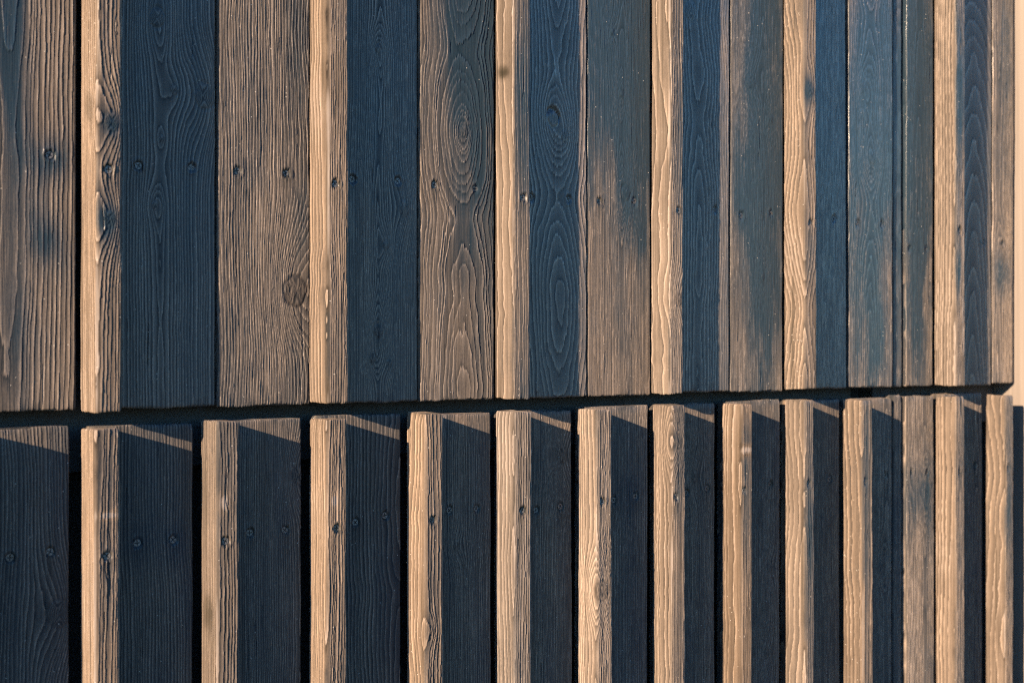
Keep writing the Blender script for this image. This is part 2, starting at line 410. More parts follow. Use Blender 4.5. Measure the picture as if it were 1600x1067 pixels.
# ------------------------------------------------------------------ the cladding
PANELS = [
 ('upper_cladding', 'upper cladding, wide dark stained boards in pairs between battens, left of narrow strip', (.2, 0, -.06)),
 ('upper_end_cladding', 'upper cladding section right of the narrow strip, ending at the pale post', (1.72, 0, -.06)),
 ('lower_cladding', 'lower cladding, one shaded board and open gap beside each batten, left of narrow strip', (.2, 0, -1.3)),
 ('lower_end_cladding', 'lower cladding section right of the narrow strip with one fully sunlit board', (1.72, 0, -1.3)),
 ('seam_strip', 'narrow recessed upright strips above and below the slot near the right end', (1.696, 0, -1.3)),
]
ROOT = {n: thing(n, l, 'cladding' if 'strip' not in n else 'trim strip', loc) for n, l, loc in PANELS}
PIECES = [
 {'panel': 'upper_cladding', 'kind': 'board', 'u0': 0.146, 'u1': 0.2445, 'yf': 0.0, 'yb': 0.021, 'z0': -0.05993, 'z1': 1.05, 'seed': 101, 'pu': 0.14935, 'pith': [(0.27597, 0.00925), (0.00358, 0.00951), (-0.26933, 0.00279)], 'sp': 0.00222, 'A': 0.00027, 'knots': [], 'screws': [], 'wear_shading': 0.56, 'blobs': [], 'cracks': [], 'moss': [], 'tone': 1.09, 'cup': -0.00024, 'gloss': 1.5, 'coarse': 2.2},
 {'panel': 'upper_cladding', 'kind': 'batten', 'u0': 0.2485, 'u1': 0.2727, 'yf': -0.034, 'yb': -0.0005, 'z0': -0.059, 'z1': 1.05, 'seed': 138, 'pu': 0.31438, 'pith': [(0.27916, 0.00218), (0.00362, 0.00755), (-0.27244, 0.0079)], 'sp': 0.00259, 'A': 0.00036, 'knots': [], 'screws': [], 'wear_shading': 0.82, 'blobs': [], 'cracks': [], 'moss': [], 'tone': 1.08, 'cup': -0.00047, 'gloss': 0.4, 'coarse': 2.0},
 {'panel': 'upper_cladding', 'kind': 'board', 'u0': 0.264, 'u1': 0.3875, 'yf': 0.0, 'yb': 0.021, 'z0': -0.05914, 'z1': 1.05, 'seed': 175, 'pu': 0.41298, 'pith': [(0.29539, 0.00548), (0.00383, 0.01119), (-0.28828, 0.01045)], 'sp': 0.00313, 'A': 0.00027, 'knots': [], 'screws': [], 'wear_shading': 0.56, 'blobs': [], 'cracks': [], 'moss': [], 'tone': 0.84, 'cup': -0.00047, 'gloss': 1.5, 'coarse': 2.0},
 {'panel': 'upper_cladding', 'kind': 'board', 'u0': 0.39112, 'u1': 0.48584, 'yf': 0.0, 'yb': 0.021, 'z0': -0.05861, 'z1': 1.05, 'seed': 212, 'pu': 0.42308, 'pith': [(0.34684, 0.01), (0.27748, 0.012), (0.23701, 0.015), (0.13874, 0.016), (0.05203, 0.015), (-0.05781, 0.017)], 'sp': 0.0039, 'A': 0.0004, 'knots': [], 'screws': [(0.46135, 0.17414)], 'wear_shading': 0.86, 'blobs': [(0.4265, 0.28739, 0.01485, 0.06323, -0.94), (0.42878, 0.16111, 0.0126, 0.12659, -0.65), (0.46371, 0.16966, 0.01775, 0.02106, -0.94), (0.45958, 0.09459, 0.01769, 0.02569, -0.83), (0.43914, 0.01157, 0.01735, 0.05204, -0.41)], 'cracks': [], 'moss': [], 'tone': 1.0, 'cup': 0.0005, 'gloss': 0.5, 'dn': 0.5, 'lean': 0.01, 'wave': 0.55, 'chips': 2.2},
 {'panel': 'upper_cladding', 'kind': 'batten', 'u0': 0.4908, 'u1': 0.515, 'yf': -0.0375, 'yb': -0.0005, 'z0': -0.06057, 'z1': 1.05, 'seed': 249, 'pu': 0.45478, 'pith': [(0.31454, 0.02), (-0.05825, 0.026)], 'sp': 0.0033, 'A': 0.0006, 'knots': [(0.50564, -0.0375, 0.20413, 0.0081, 0.375), (0.50201, -0.0375, 0.11528, 0.00675, 0.30000000000000004)], 'screws': [(0.50201, 0.16011)], 'wear_shading': 0.82, 'blobs': [(0.50503, 0.20116, 0.00969, 0.01516, -1.0), (0.50201, 0.11354, 0.01087, 0.01747, -0.94)], 'cracks': [], 'moss': [(0.4908, -0.0195, 0.21906, 0.015, 0.01384, 0.5)], 'tone': 1.08, 'cup': 0.00018, 'gloss': 0.4, 'lichen': 0.5},
 {'panel': 'upper_cladding', 'kind': 'board', 'u0': 0.502, 'u1': 0.62617, 'yf': 0.0, 'yb': 0.021, 'z0': -0.05881, 'z1': 1.05, 'seed': 286, 'pu': 0.56932, 'pith': [(0.3431, 0.007), (0.31247, 0.009), (0.26345, 0.004), (0.1838, 0.008), (0.12866, 0.003), (0.07352, 0.002), (0.01225, 0.005), (-0.06127, 0.003)], 'sp': 0.0031, 'A': 0.00026, 'knots': [(0.56477, 0.0, 0.31379, 0.0081, 0.6000000000000001), (0.58244, 0.0, 0.2471, 0.00473, 0.44999999999999996), (0.61321, 0.0, 0.24423, 0.0108, 0.44999999999999996), (0.56932, 0.0, 0.19836, 0.00337, 0.44999999999999996), (0.56282, 0.0, 0.13471, 0.00405, 0.44999999999999996)], 'screws': [(0.54673, 0.17082), (0.60107, 0.17316)], 'wear_shading': 0.56, 'blobs': [], 'cracks': [], 'moss': [], 'tone': 0.95, 'cup': -0.00043, 'gloss': 0.75, 'wave': 0.8},
 {'panel': 'upper_cladding', 'kind': 'board', 'u0': 0.62961, 'u1': 0.73164, 'yf': 0.0, 'yb': 0.021, 'z0': -0.05984, 'z1': 1.05, 'seed': 323, 'pu': 0.75897, 'pith': [(0.34819, 0.026), (0.15475, 0.034), (0.05481, 0.03), (-0.0129, 0.034), (-0.06448, 0.026)], 'sp': 0.003, 'A': 0.0004, 'knots': [(0.71524, 0.0, 0.05562, 0.01283, 0.8999999999999999)], 'screws': [(0.64973, 0.1737), (0.70419, 0.1752)], 'wear_shading': 0.86, 'blobs': [(0.71747, 0.32747, 0.0178, 0.09824, -0.65), (0.72118, 0.13775, 0.0119, 0.05904, -0.41), (0.71747, -0.0393, 0.01854, 0.0393, -0.29), (0.65957, 0.17381, 0.02118, 0.01661, -0.35)], 'cracks': [(0.72267, 0.0, 0.03938)], 'moss': [], 'tone': 1.05, 'cup': -0.00016, 'gloss': 0.3, 'rough': 1.8},
 {'panel': 'upper_cladding', 'kind': 'batten', 'u0': 0.7318, 'u1': 0.756, 'yf': -0.0365, 'yb': -0.0005, 'z0': -0.05786, 'z1': 1.05, 'seed': 360, 'pu': 0.65118, 'pith': [(0.35059, 0.012), (-0.06492, 0.018)], 'sp': 0.0027, 'A': 0.0005, 'knots': [], 'screws': [(0.74115, 0.16407)], 'wear_shading': 0.82, 'blobs': [], 'cracks': [], 'moss': [], 'tone': 1.01, 'cup': -2e-05, 'gloss': 0.4, 'lichen': 0.1},
 {'panel': 'upper_cladding', 'kind': 'board', 'u0': 0.745, 'u1': 0.8656, 'yf': 0.0, 'yb': 0.021, 'z0': -0.05997, 'z1': 1.05, 'seed': 397, 'pu': 0.81555, 'pith': [(0.36674, 0.012), (0.32599, 0.007), (0.30561, 0.003), (0.23091, 0.005), (0.10866, 0.003), (0.01358, 0.0025), (-0.06791, 0.004)], 'sp': 0.0021, 'A': 0.00019, 'knots': [(0.81395, 0.0, 0.31623, 0.00405, 0.6000000000000001), (0.82443, 0.0, 0.10745, 0.00473, 0.44999999999999996), (0.81475, 0.0, 0.01568, 0.00675, 0.5249999999999999), (0.80754, 0.0, -0.0136, 0.00473, 0.44999999999999996), (0.8293, 0.0, -0.01783, 0.00405, 0.44999999999999996), (0.84815, 0.0, 0.14855, 0.0081, 0.30000000000000004)], 'screws': [(0.78301, 0.17498), (0.83992, 0.17699)], 'wear_shading': 0.56, 'blobs': [(0.822, 0.1641, 0.0485, 0.2735, -0.18)], 'cracks': [], 'moss': [], 'tone': 0.92, 'cup': -0.00048, 'gloss': 0.8, 'wave': 0.6},
 {'panel': 'upper_cladding', 'kind': 'board', 'u0': 0.86812, 'u1': 0.9693, 'yf': 0.0, 'yb': 0.021, 'z0': -0.0604, 'z1': 1.05, 'seed': 434, 'pu': 0.92471, 'pith': [(0.39782, 0.018), (0.33033, 0.032), (0.27705, 0.02), (0.23798, 0.013), (0.19891, 0.019), (0.14563, 0.036), (0.08525, 0.027), (0.01421, 0.024), (-0.04262, 0.017), (-0.07814, 0.022)], 'sp': 0.004, 'A': 0.00046, 'knots': [(0.92647, 0.0, 0.23798, 0.00608, 0.44999999999999996)], 'screws': [(0.88756, 0.17615), (0.94325, 0.1757)], 'wear_shading': 0.85, 'blobs': [(0.93882, 0.35796, 0.05495, 0.13603, -1.12), (0.96207, 0.18781, 0.02165, 0.15169, -0.65), (0.92121, 0.17066, 0.01924, 0.05689, -0.47), (0.91859, 0.103, 0.01745, 0.04262, -0.35)], 'cracks': [], 'moss': [], 'tone': 1.0, 'cup': -5e-05, 'gloss': 0.3},
 {'panel': 'upper_cladding', 'kind': 'batten', 'u0': 0.971, 'u1': 0.9952, 'yf': -0.0325, 'yb': -0.0005, 'z0': -0.05982, 'z1': 1.05, 'seed': 471, 'pu': 1.06321, 'pith': [(0.38695, 0.008), (0.17198, 0.014), (-0.07166, 0.009)], 'sp': 0.0034, 'A': 0.0005, 'knots': [], 'screws': [(0.98521, 0.16566)], 'wear_shading': 0.82, 'blobs': [(0.98338, 0.27949, 0.01822, 0.1505, -0.71), (0.98521, -0.05737, 0.01277, 0.02869, -0.47)], 'cracks': [], 'moss': [(0.971, -0.0145, 0.30616, 0.015, 0.0085, 0.9)], 'tone': 1.04, 'cup': -4e-05, 'gloss': 0.4, 'lichen': 0.25},
 {'panel': 'upper_cladding', 'kind': 'board', 'u0': 0.985, 'u1': 1.10677, 'yf': 0.0, 'yb': 0.021, 'z0': -0.05984, 'z1': 1.05, 'seed': 508, 'pu': 1.06327, 'pith': [(0.41744, 0.009), (0.36526, 0.018), (0.30563, 0.025), (0.26612, 0.021), (0.22363, 0.027), (0.17145, 0.036), (0.11927, 0.025), (0.06709, 0.015), (0.0, 0.02), (-0.04473, 0.028), (-0.07454, 0.032)], 'sp': 0.0043, 'A': 0.00032, 'knots': [(1.0555, 0.0, 0.26632, 0.00945, 1), (1.07304, 0.0, 0.24695, 0.00608, 0.375)], 'screws': [(1.023, 0.17074), (1.07893, 0.17279)], 'wear_shading': 0.56, 'blobs': [], 'cracks': [(1.05647, 0.20205, 0.0449)], 'moss': [(1.07795, 0.0, 0.3545, 0.015, 0.0181, 0.5)], 'tone': 1.0, 'cup': 0.00046, 'gloss': 1.5},
 {'panel': 'upper_cladding', 'kind': 'board', 'u0': 1.10929, 'u1': 1.2121, 'yf': 0.0, 'yb': 0.021, 'z0': -0.06019, 'z1': 1.05, 'seed': 545, 'pu': 1.16315, 'pith': [(0.41961, 0.007), (0.1865, 0.005), (-0.07771, 0.003)], 'sp': 0.0021, 'A': 0.0003, 'knots': [(1.14755, 0.0, 0.37744, 0.00405, 0.6000000000000001), (1.16315, 0.0, 0.30643, 0.0054, 0.44999999999999996), (1.17049, 0.0, 0.18558, 0.0081, 0.6000000000000001)], 'screws': [(1.12803, 0.17281), (1.18529, 0.17715)], 'wear_shading': 0.84, 'blobs': [(1.16002, 0.38844, 0.13567, 0.20199, -1.18), (1.19702, 0.19677, 0.02571, 0.15741, -0.59), (1.16734, 0.15578, 0.01888, 0.0701, -0.35)], 'cracks': [], 'moss': [], 'tone': 0.98, 'cup': 4e-05, 'gloss': 0.5, 'wave': 0.6},
 {'panel': 'upper_cladding', 'kind': 'batten', 'u0': 1.2134, 'u1': 1.2376, 'yf': -0.032, 'yb': -0.0005, 'z0': -0.05907, 'z1': 1.05, 'seed': 582, 'pu': 1.32972, 'pith': [(0.42311, 0.009), (-0.07835, 0.014)], 'sp': 0.0036, 'A': 0.00055, 'knots': [(1.22914, -0.032, 0.05649, 0.00675, 0.44999999999999996)], 'screws': [(1.22914, 0.16554)], 'wear_shading': 0.82, 'blobs': [(1.23024, 0.25115, 0.01748, 0.09418, -0.65)], 'cracks': [], 'moss': [], 'tone': 1.06, 'cup': -7e-05, 'gloss': 0.4},
 {'panel': 'upper_cladding', 'kind': 'board', 'u0': 1.2265, 'u1': 1.35054, 'yf': 0.0, 'yb': 0.021, 'z0': -0.05897, 'z1': 1.05, 'seed': 619, 'pu': 1.29565, 'pith': [(0.45488, 0.024), (0.41426, 0.03), (0.34928, 0.015), (0.2843, 0.02), (0.20307, 0.009), (0.11372, 0.005), (0.03249, 0.01), (-0.08123, 0.006)], 'sp': 0.0044, 'A': 0.00032, 'knots': [(1.27969, 0.0, 0.42274, 0.0108, 0.6000000000000001)], 'screws': [(1.32459, 0.17431)], 'wear_shading': 0.56, 'blobs': [], 'cracks': [], 'moss': [], 'tone': 0.97, 'cup': 0.00042, 'gloss': 1.5},
 {'panel': 'upper_cladding', 'kind': 'board', 'u0': 1.35411, 'u1': 1.45388, 'yf': 0.0, 'yb': 0.021, 'z0': -0.06023, 'z1': 1.05, 'seed': 656, 'pu': 1.41492, 'pith': [(0.45581, 0.006), (0.28699, 0.004), (0.09285, 0.002), (-0.08441, 0.004)], 'sp': 0.0024, 'A': 0.00028, 'knots': [(1.39031, 0.0, 0.34453, 0.00945, 0.44999999999999996), (1.42863, 0.0, 0.30036, 0.0054, 0.44999999999999996), (1.41244, 0.0, 0.09141, 0.00608, 0.44999999999999996)], 'screws': [(1.37451, 0.1697), (1.43114, 0.17542)], 'wear_shading': 0.84, 'blobs': [(1.41492, 0.33037, 0.0546, 0.27955, -1.18), (1.37572, 0.17562, 0.04838, 0.0669, -0.47), (1.41865, 0.06785, 0.02985, 0.10178, -0.59)], 'cracks': [], 'moss': [], 'tone': 0.95, 'cup': -0.00011, 'gloss': 0.5},
 {'panel': 'upper_cladding', 'kind': 'batten', 'u0': 1.4565, 'u1': 1.4807, 'yf': -0.0355, 'yb': -0.0005, 'z0': -0.05809, 'z1': 1.05, 'seed': 693, 'pu': 1.42863, 'pith': [(0.47559, 0.003), (0.33121, 0.03), (0.17835, 0.01), (0.05096, 0.042), (-0.08493, 0.022)], 'sp': 0.0055, 'A': 0.0005, 'knots': [(1.46659, -0.0355, 0.33948, 0.0081, 0.30000000000000004)], 'screws': [(1.46787, 0.16302)], 'wear_shading': 0.82, 'blobs': [(1.46531, 0.33765, 0.0128, 0.02036, -0.94), (1.46531, 0.11877, 0.01152, 0.0509, -0.47)], 'cracks': [], 'moss': [], 'tone': 1.1, 'cup': -0.00039, 'gloss': 0.4, 'lichen': 0.15},
 {'panel': 'upper_cladding', 'kind': 'board', 'u0': 1.47, 'u1': 1.58586, 'yf': 0.0, 'yb': 0.021, 'z0': -0.05917, 'z1': 1.05, 'seed': 730, 'pu': 1.42488, 'pith': [(0.47425, 0.00916), (0.00615, 0.00563), (-0.46284, 0.01316)], 'sp': 0.0026, 'A': 0.00022, 'knots': [], 'screws': [(1.55912, 0.17559)], 'wear_shading': 0.56, 'blobs': [], 'cracks': [], 'moss': [], 'tone': 0.95, 'cup': -4e-05, 'gloss': 1.5},
 {'panel': 'upper_cladding', 'kind': 'board', 'u0': 1.59071, 'u1': 1.68709, 'yf': 0.0, 'yb': 0.021, 'z0': -0.05896, 'z1': 1.05, 'seed': 767, 'pu': 1.63855, 'pith': [(0.50894, 0.016), (0.4635, 0.026), (0.41806, 0.02), (0.36353, 0.011), (0.26356, 0.016), (0.20903, 0.028), (0.10906, 0.013), (0.01818, 0.006), (-0.09088, 0.008)], 'sp': 0.004, 'A': 0.00034, 'knots': [(1.62433, 0.0, 0.36192, 0.00675, 0.30000000000000004), (1.64141, 0.0, 0.26558, 0.00945, 0.375)], 'screws': [(1.61024, 0.17298), (1.66301, 0.17302)], 'wear_shading': 0.84, 'blobs': [(1.64141, 0.33652, 0.08582, 0.30014, -1.18), (1.65001, 0.03648, 0.02876, 0.10031, -0.71)], 'cracks': [], 'moss': [], 'tone': 0.95, 'cup': 0.00038, 'gloss': 1.1},
 {'panel': 'seam_strip', 'kind': 'board', 'u0': 1.6962, 'u1': 1.7152, 'yf': 0.004, 'yb': 0.021, 'z0': -0.05899, 'z1': 1.05, 'seed': 804, 'pu': 1.65538, 'pith': [(0.50147, 0.01117), (0.0065, 0.00707), (-0.4894, 0.00368)], 'sp': 0.0024, 'A': 0.00025, 'knots': [], 'screws': [], 'wear_shading': 0.5, 'blobs': [(1.71088, 0.31623, 0.02982, 0.27902, -0.59)], 'cracks': [], 'moss': [], 'tone': 0.82, 'cup': 0.0005, 'gloss': 1.1},
 {'panel': 'seam_strip', 'kind': 'board', 'u0': 1.6962, 'u1': 1.7152, 'yf': 0.004, 'yb': 0.021, 'z0': -1.36, 'z1': -0.07201, 'seed': 841, 'pu': 1.68459, 'pith': [(0.50147, 0.0037), (0.0065, 0.003), (-0.4894, 0.00691)], 'sp': 0.0024, 'A': 0.00025, 'knots': [], 'screws': [], 'wear_shading': 0.5, 'blobs': [], 'cracks': [], 'moss': [], 'tone': 0.84, 'cup': -0.00041, 'gloss': 0.35},
 {'panel': 'upper_end_cladding', 'kind': 'board', 'u0': 1.722, 'u1': 1.78391, 'yf': 0.0, 'yb': 0.021, 'z0': -0.05829, 'z1': 1.05, 'seed': 878, 'pu': 1.75076, 'pith': [(0.50773, 0.02), (0.31968, 0.01), (-0.09402, 0.004)], 'sp': 0.0034, 'A': 0.00032, 'knots': [], 'screws': [(1.72802, 0.14094), (1.76918, 0.14265)], 'wear_shading': 0.82, 'blobs': [(1.75229, 0.36662, 0.09169, 0.30082, -1.18), (1.74163, 0.05623, 0.02126, 0.10308, -0.59)], 'cracks': [], 'moss': [], 'tone': 0.95, 'cup': -0.0002, 'gloss': 0.5},
 {'panel': 'upper_end_cladding', 'kind': 'batten', 'u0': 1.789, 'u1': 1.8132, 'yf': -0.0365, 'yb': -0.0005, 'z0': -0.05889, 'z1': 1.05, 'seed': 915, 'pu': 1.76762, 'pith': [(0.50788, 0.0047), (0.00658, 0.0022), (-0.49566, 0.00619)], 'sp': 0.003, 'A': 0.0005, 'knots': [], 'screws': [(1.79877, 0.16918)], 'wear_shading': 0.82, 'blobs': [(1.7972, 0.39457, 0.01885, 0.1785, -0.89), (1.7972, 0.11273, 0.011, 0.04697, -0.83), (1.80665, 0.13189, 0.00474, 0.14131, 1.05)], 'cracks': [], 'moss': [], 'tone': 1.04, 'cup': -0.00041, 'gloss': 0.4},
 {'panel': 'upper_end_cladding', 'kind': 'board', 'u0': 1.803, 'u1': 1.93333, 'yf': 0.0, 'yb': 0.021, 'z0': -0.06033, 'z1': 1.05, 'seed': 952, 'pu': 1.88567, 'pith': [(0.58319, 0.096), (0.20412, 0.044), (-0.0972, 0.014)], 'sp': 0.0052, 'A': 0.00026, 'knots': [], 'screws': [(1.91227, 0.15746)], 'wear_shading': 0.56, 'blobs': [], 'cracks': [], 'moss': [], 'tone': 0.75, 'cup': -4e-05, 'gloss': 1.5, 'wave': 0.5},
 {'panel': 'upper_end_cladding', 'kind': 'board', 'u0': 1.93757, 'u1': 1.99101, 'yf': 0.0, 'yb': 0.021, 'z0': -0.05841, 'z1': 1.05, 'seed': 989, 'pu': 1.95121, 'pith': [(0.53918, 0.009), (0.23963, 0.014), (-0.09985, 0.006)], 'sp': 0.0038, 'A': 0.0003, 'knots': [(1.96323, 0.0, 0.13975, 0.0081, 0.44999999999999996)], 'screws': [(1.96323, 0.15971)], 'wear_shading': 0.78, 'blobs': [(1.97186, 0.44025, 0.02424, 0.20011, -0.59), (1.96495, 0.11485, 0.02414, 0.02996, -0.83)], 'cracks': [], 'moss': [], 'tone': 1.05, 'cup': -0.00038, 'gloss': 1.1},
 {'panel': 'lower_cladding', 'kind': 'batten', 'u0': 0.2485, 'u1': 0.2727, 'yf': -0.034, 'yb': -0.0005, 'z0': -1.36, 'z1': -0.07183, 'seed': 1026, 'pu': 0.32573, 'pith': [(0.27916, 0.01106), (0.00362, 0.00603), (-0.27244, 0.01076)], 'sp': 0.00358, 'A': 0.00036, 'knots': [], 'screws': [], 'wear_shading': 0.82, 'blobs': [], 'cracks': [], 'moss': [], 'tone': 0.86, 'cup': 0.00045, 'gloss': 0.35, 'coarse': 2.0},
 {'panel': 'lower_cladding', 'kind': 'board', 'u0': 0.261, 'u1': 0.36, 'yf': 0.0, 'yb': 0.021, 'z0': -1.36, 'z1': -0.07204, 'seed': 1063, 'pu': 0.27988, 'pith': [(0.29312, 0.00559), (0.0038, 0.00911), (-0.28606, 0.00771)], 'sp': 0.00276, 'A': 0.00027, 'knots': [], 'screws': [], 'wear_shading': 0.68, 'blobs': [], 'cracks': [], 'moss': [], 'tone': 0.78, 'cup': 0.00041, 'gloss': 0.35, 'coarse': 2.0},
 {'panel': 'lower_cladding', 'kind': 'batten', 'u0': 0.37, 'u1': 0.3942, 'yf': -0.034, 'yb': -0.0005, 'z0': -1.36, 'z1': -0.07436, 'seed': 1100, 'pu': 0.4082, 'pith': [(0.29724, 0.00568), (0.00385, 0.0071), (-0.29008, 0.01287)], 'sp': 0.00259, 'A': 0.00036, 'knots': [], 'screws': [], 'wear_shading': 0.82, 'blobs': [], 'cracks': [], 'moss': [], 'tone': 0.88, 'cup': -0.00031, 'gloss': 0.35},
 {'panel': 'lower_cladding', 'kind': 'board', 'u0': 0.383, 'u1': 0.47981, 'yf': 0.0, 'yb': 0.021, 'z0': -1.36, 'z1': -0.07449, 'seed': 1137, 'pu': 0.38287, 'pith': [(-0.03457, 0.008), (-0.30362, 0.012)], 'sp': 0.0032, 'A': 0.0003, 'knots': [(0.46964, 0.0, -0.24522, 0.0108, 0.44999999999999996)], 'screws': [(0.42536, -0.19015), (0.46194, -0.18822)], 'wear_shading': 0.68, 'blobs': [], 'cracks': [], 'moss': [], 'tone': 0.82, 'cup': -0.00049, 'gloss': 0.35},
 {'panel': 'lower_cladding', 'kind': 'batten', 'u0': 0.4905, 'u1': 0.5147, 'yf': -0.034, 'yb': -0.0005, 'z0': -1.36, 'z1': -0.07596, 'seed': 1174, 'pu': 0.47357, 'pith': [(-0.03502, 0.02), (-0.30758, 0.026)], 'sp': 0.003, 'A': 0.00055, 'knots': [], 'screws': [(0.50221, -0.1914)], 'wear_shading': 0.82, 'blobs': [(0.50342, -0.12261, 0.0109, 0.03211, -0.41), (0.50342, -0.15472, 0.00969, 0.00409, 1.5), (0.50463, -0.22784, 0.01091, 0.05258, -0.41)], 'cracks': [(0.50463, -0.19279, 0.03505)], 'moss': [], 'tone': 1.1, 'cup': 0.00034, 'gloss': 0.35},
 {'panel': 'lower_cladding', 'kind': 'board', 'u0': 0.503, 'u1': 0.60242, 'yf': 0.0, 'yb': 0.021, 'z0': -1.36, 'z1': -0.07533, 'seed': 1211, 'pu': 0.62823, 'pith': [(-0.03657, 0.003), (-0.32123, 0.012)], 'sp': 0.003, 'A': 0.00026, 'knots': [], 'screws': [(0.54545, -0.18712), (0.58178, -0.18712)], 'wear_shading': 0.68, 'blobs': [(0.54545, -0.18834, 0.01532, 0.02066, -0.47), (0.58443, -0.19167, 0.01586, 0.02102, -0.47)], 'cracks': [], 'moss': [], 'tone': 0.78, 'cup': 1e-05, 'gloss': 0.35},
 {'panel': 'lower_cladding', 'kind': 'batten', 'u0': 0.6106, 'u1': 0.6348, 'yf': -0.034, 'yb': -0.0005, 'z0': -1.36, 'z1': -0.07271, 'seed': 1248, 'pu': 0.58517, 'pith': [(-0.037, 0.022), (-0.32502, 0.026)], 'sp': 0.0031, 'A': 0.00062, 'knots': [], 'screws': [(0.61966, -0.18785)], 'wear_shading': 0.82, 'blobs': [(0.61832, -0.1508, 0.00538, 0.00862, 1.2)], 'cracks': [], 'moss': [(0.6106, -0.016, -0.25964, 0.015, 0.02077, 0.6)], 'tone': 0.83, 'cup': -0.00022, 'gloss': 0.35, 'lichen': 0.3},
 {'panel': 'lower_cladding', 'kind': 'board', 'u0': 0.623, 'u1': 0.72193, 'yf': 0.0, 'yb': 0.021, 'z0': -1.36, 'z1': -0.07424, 'seed': 1285, 'pu': 0.72865, 'pith': [(-0.03855, 0.006), (-0.33862, 0.01)], 'sp': 0.0024, 'A': 0.00026, 'knots': [(0.71821, 0.0, -0.13234, 0.0081, 0.30000000000000004)], 'screws': [(0.66382, -0.18693), (0.70346, -0.18751)], 'wear_shading': 0.68, 'blobs': [], 'cracks': [], 'moss': [], 'tone': 0.89, 'cup': 0.00031, 'gloss': 0.35},
 {'panel': 'lower_cladding', 'kind': 'batten', 'u0': 0.7312, 'u1': 0.7554, 'yf': -0.034, 'yb': -0.0005, 'z0': -1.36, 'z1': -0.0745, 'seed': 1322, 'pu': 0.69488, 'pith': [(-0.039, 0.016), (-0.34253, 0.022)], 'sp': 0.0025, 'A': 0.00055, 'knots': [], 'screws': [(0.74339, -0.18525)], 'wear_shading': 0.82, 'blobs': [(0.74039, -0.1571, 0.00374, 0.00649, 1.2)], 'cracks': [], 'moss': [], 'tone': 0.96, 'cup': 0.00042, 'gloss': 0.35},
 {'panel': 'lower_cladding', 'kind': 'board', 'u0': 0.7435, 'u1': 0.8432, 'yf': 0.0, 'yb': 0.021, 'z0': -1.36, 'z1': -0.07297, 'seed': 1359, 'pu': 0.85477, 'pith': [(-0.04055, 0.03), (-0.17572, 0.018), (-0.26358, 0.03), (-0.35617, 0.022)], 'sp': 0.0042, 'A': 0.00033, 'knots': [], 'screws': [(0.78694, -0.18605), (0.82362, -0.18131)], 'wear_shading': 0.68, 'blobs': [], 'cracks': [], 'moss': [], 'tone': 0.84, 'cup': 0.00021, 'gloss': 0.35, 'lean': -0.02},
 {'panel': 'lower_cladding', 'kind': 'batten', 'u0': 0.852, 'u1': 0.8762, 'yf': -0.034, 'yb': -0.0005, 'z0': -1.36, 'z1': -0.07232, 'seed': 1396, 'pu': 0.80815, 'pith': [(-0.04099, 0.018), (-0.30063, 0.006), (-0.36007, 0.014)], 'sp': 0.0043, 'A': 0.0006, 'knots': [(0.86159, -0.034, -0.30374, 0.00405, 0.44999999999999996)], 'screws': [(0.86159, -0.18565)], 'wear_shading': 0.82, 'blobs': [(0.85828, -0.24539, 0.0066, 0.13633, -0.29)], 'cracks': [], 'moss': [], 'tone': 1.1, 'cup': 0.00022, 'gloss': 0.35},
 {'panel': 'lower_cladding', 'kind': 'board', 'u0': 0.8645, 'u1': 0.96387, 'yf': 0.0, 'yb': 0.021, 'z0': -1.36, 'z1': -0.07576, 'seed': 1433, 'pu': 0.99495, 'pith': [(-0.04255, 0.004), (-0.37372, 0.007)], 'sp': 0.0023, 'A': 0.00022, 'knots': [(0.91597, 0.0, -0.22212, 0.00473, 0.30000000000000004)], 'screws': [(0.9073, -0.18176), (0.94414, -0.18222)], 'wear_shading': 0.68, 'blobs': [], 'cracks': [], 'moss': [], 'tone': 0.91, 'cup': 0.00049, 'gloss': 0.35},
 {'panel': 'lower_cladding', 'kind': 'batten', 'u0': 0.9722, 'u1': 0.9964, 'yf': -0.034, 'yb': -0.0005, 'z0': -1.36, 'z1': -0.07462, 'seed': 1470, 'pu': 0.90709, 'pith': [(-0.04298, 0.014), (-0.37752, 0.02)], 'sp': 0.0027, 'A': 0.0006, 'knots': [], 'screws': [(0.98403, -0.18409)], 'wear_shading': 0.82, 'blobs': [], 'cracks': [], 'moss': [], 'tone': 1.01, 'cup': -0.00014, 'gloss': 0.35},
 {'panel': 'lower_cladding', 'kind': 'board', 'u0': 0.985, 'u1': 1.08485, 'yf': 0.0, 'yb': 0.021, 'z0': -1.36, 'z1': -0.07582, 'seed': 1507, 'pu': 1.12091, 'pith': [(-0.04454, 0.005), (-0.39125, 0.008)], 'sp': 0.0022, 'A': 0.00022, 'knots': [(1.06912, 0.0, -0.12781, 0.00945, 0.30000000000000004)], 'screws': [(1.03058, -0.19049), (1.06717, -0.18857)], 'wear_shading': 0.68, 'blobs': [], 'cracks': [], 'moss': [], 'tone': 0.9, 'cup': 0.00047, 'gloss': 0.35},
 {'panel': 'lower_cladding', 'kind': 'batten', 'u0': 1.093, 'u1': 1.1172, 'yf': -0.034, 'yb': -0.0005, 'z0': -1.36, 'z1': -0.07436, 'seed': 1544, 'pu': 1.03324, 'pith': [(-0.04498, 0.012), (-0.39506, 0.016)], 'sp': 0.0025, 'A': 0.0006, 'knots': [(1.10117, -0.034, -0.28595, 0.00945, 0.6000000000000001)], 'screws': [(1.10216, -0.18197)], 'wear_shading': 0.82, 'blobs': [], 'cracks': [], 'moss': [], 'tone': 1.09, 'cup': 0.00043, 'gloss': 0.35},
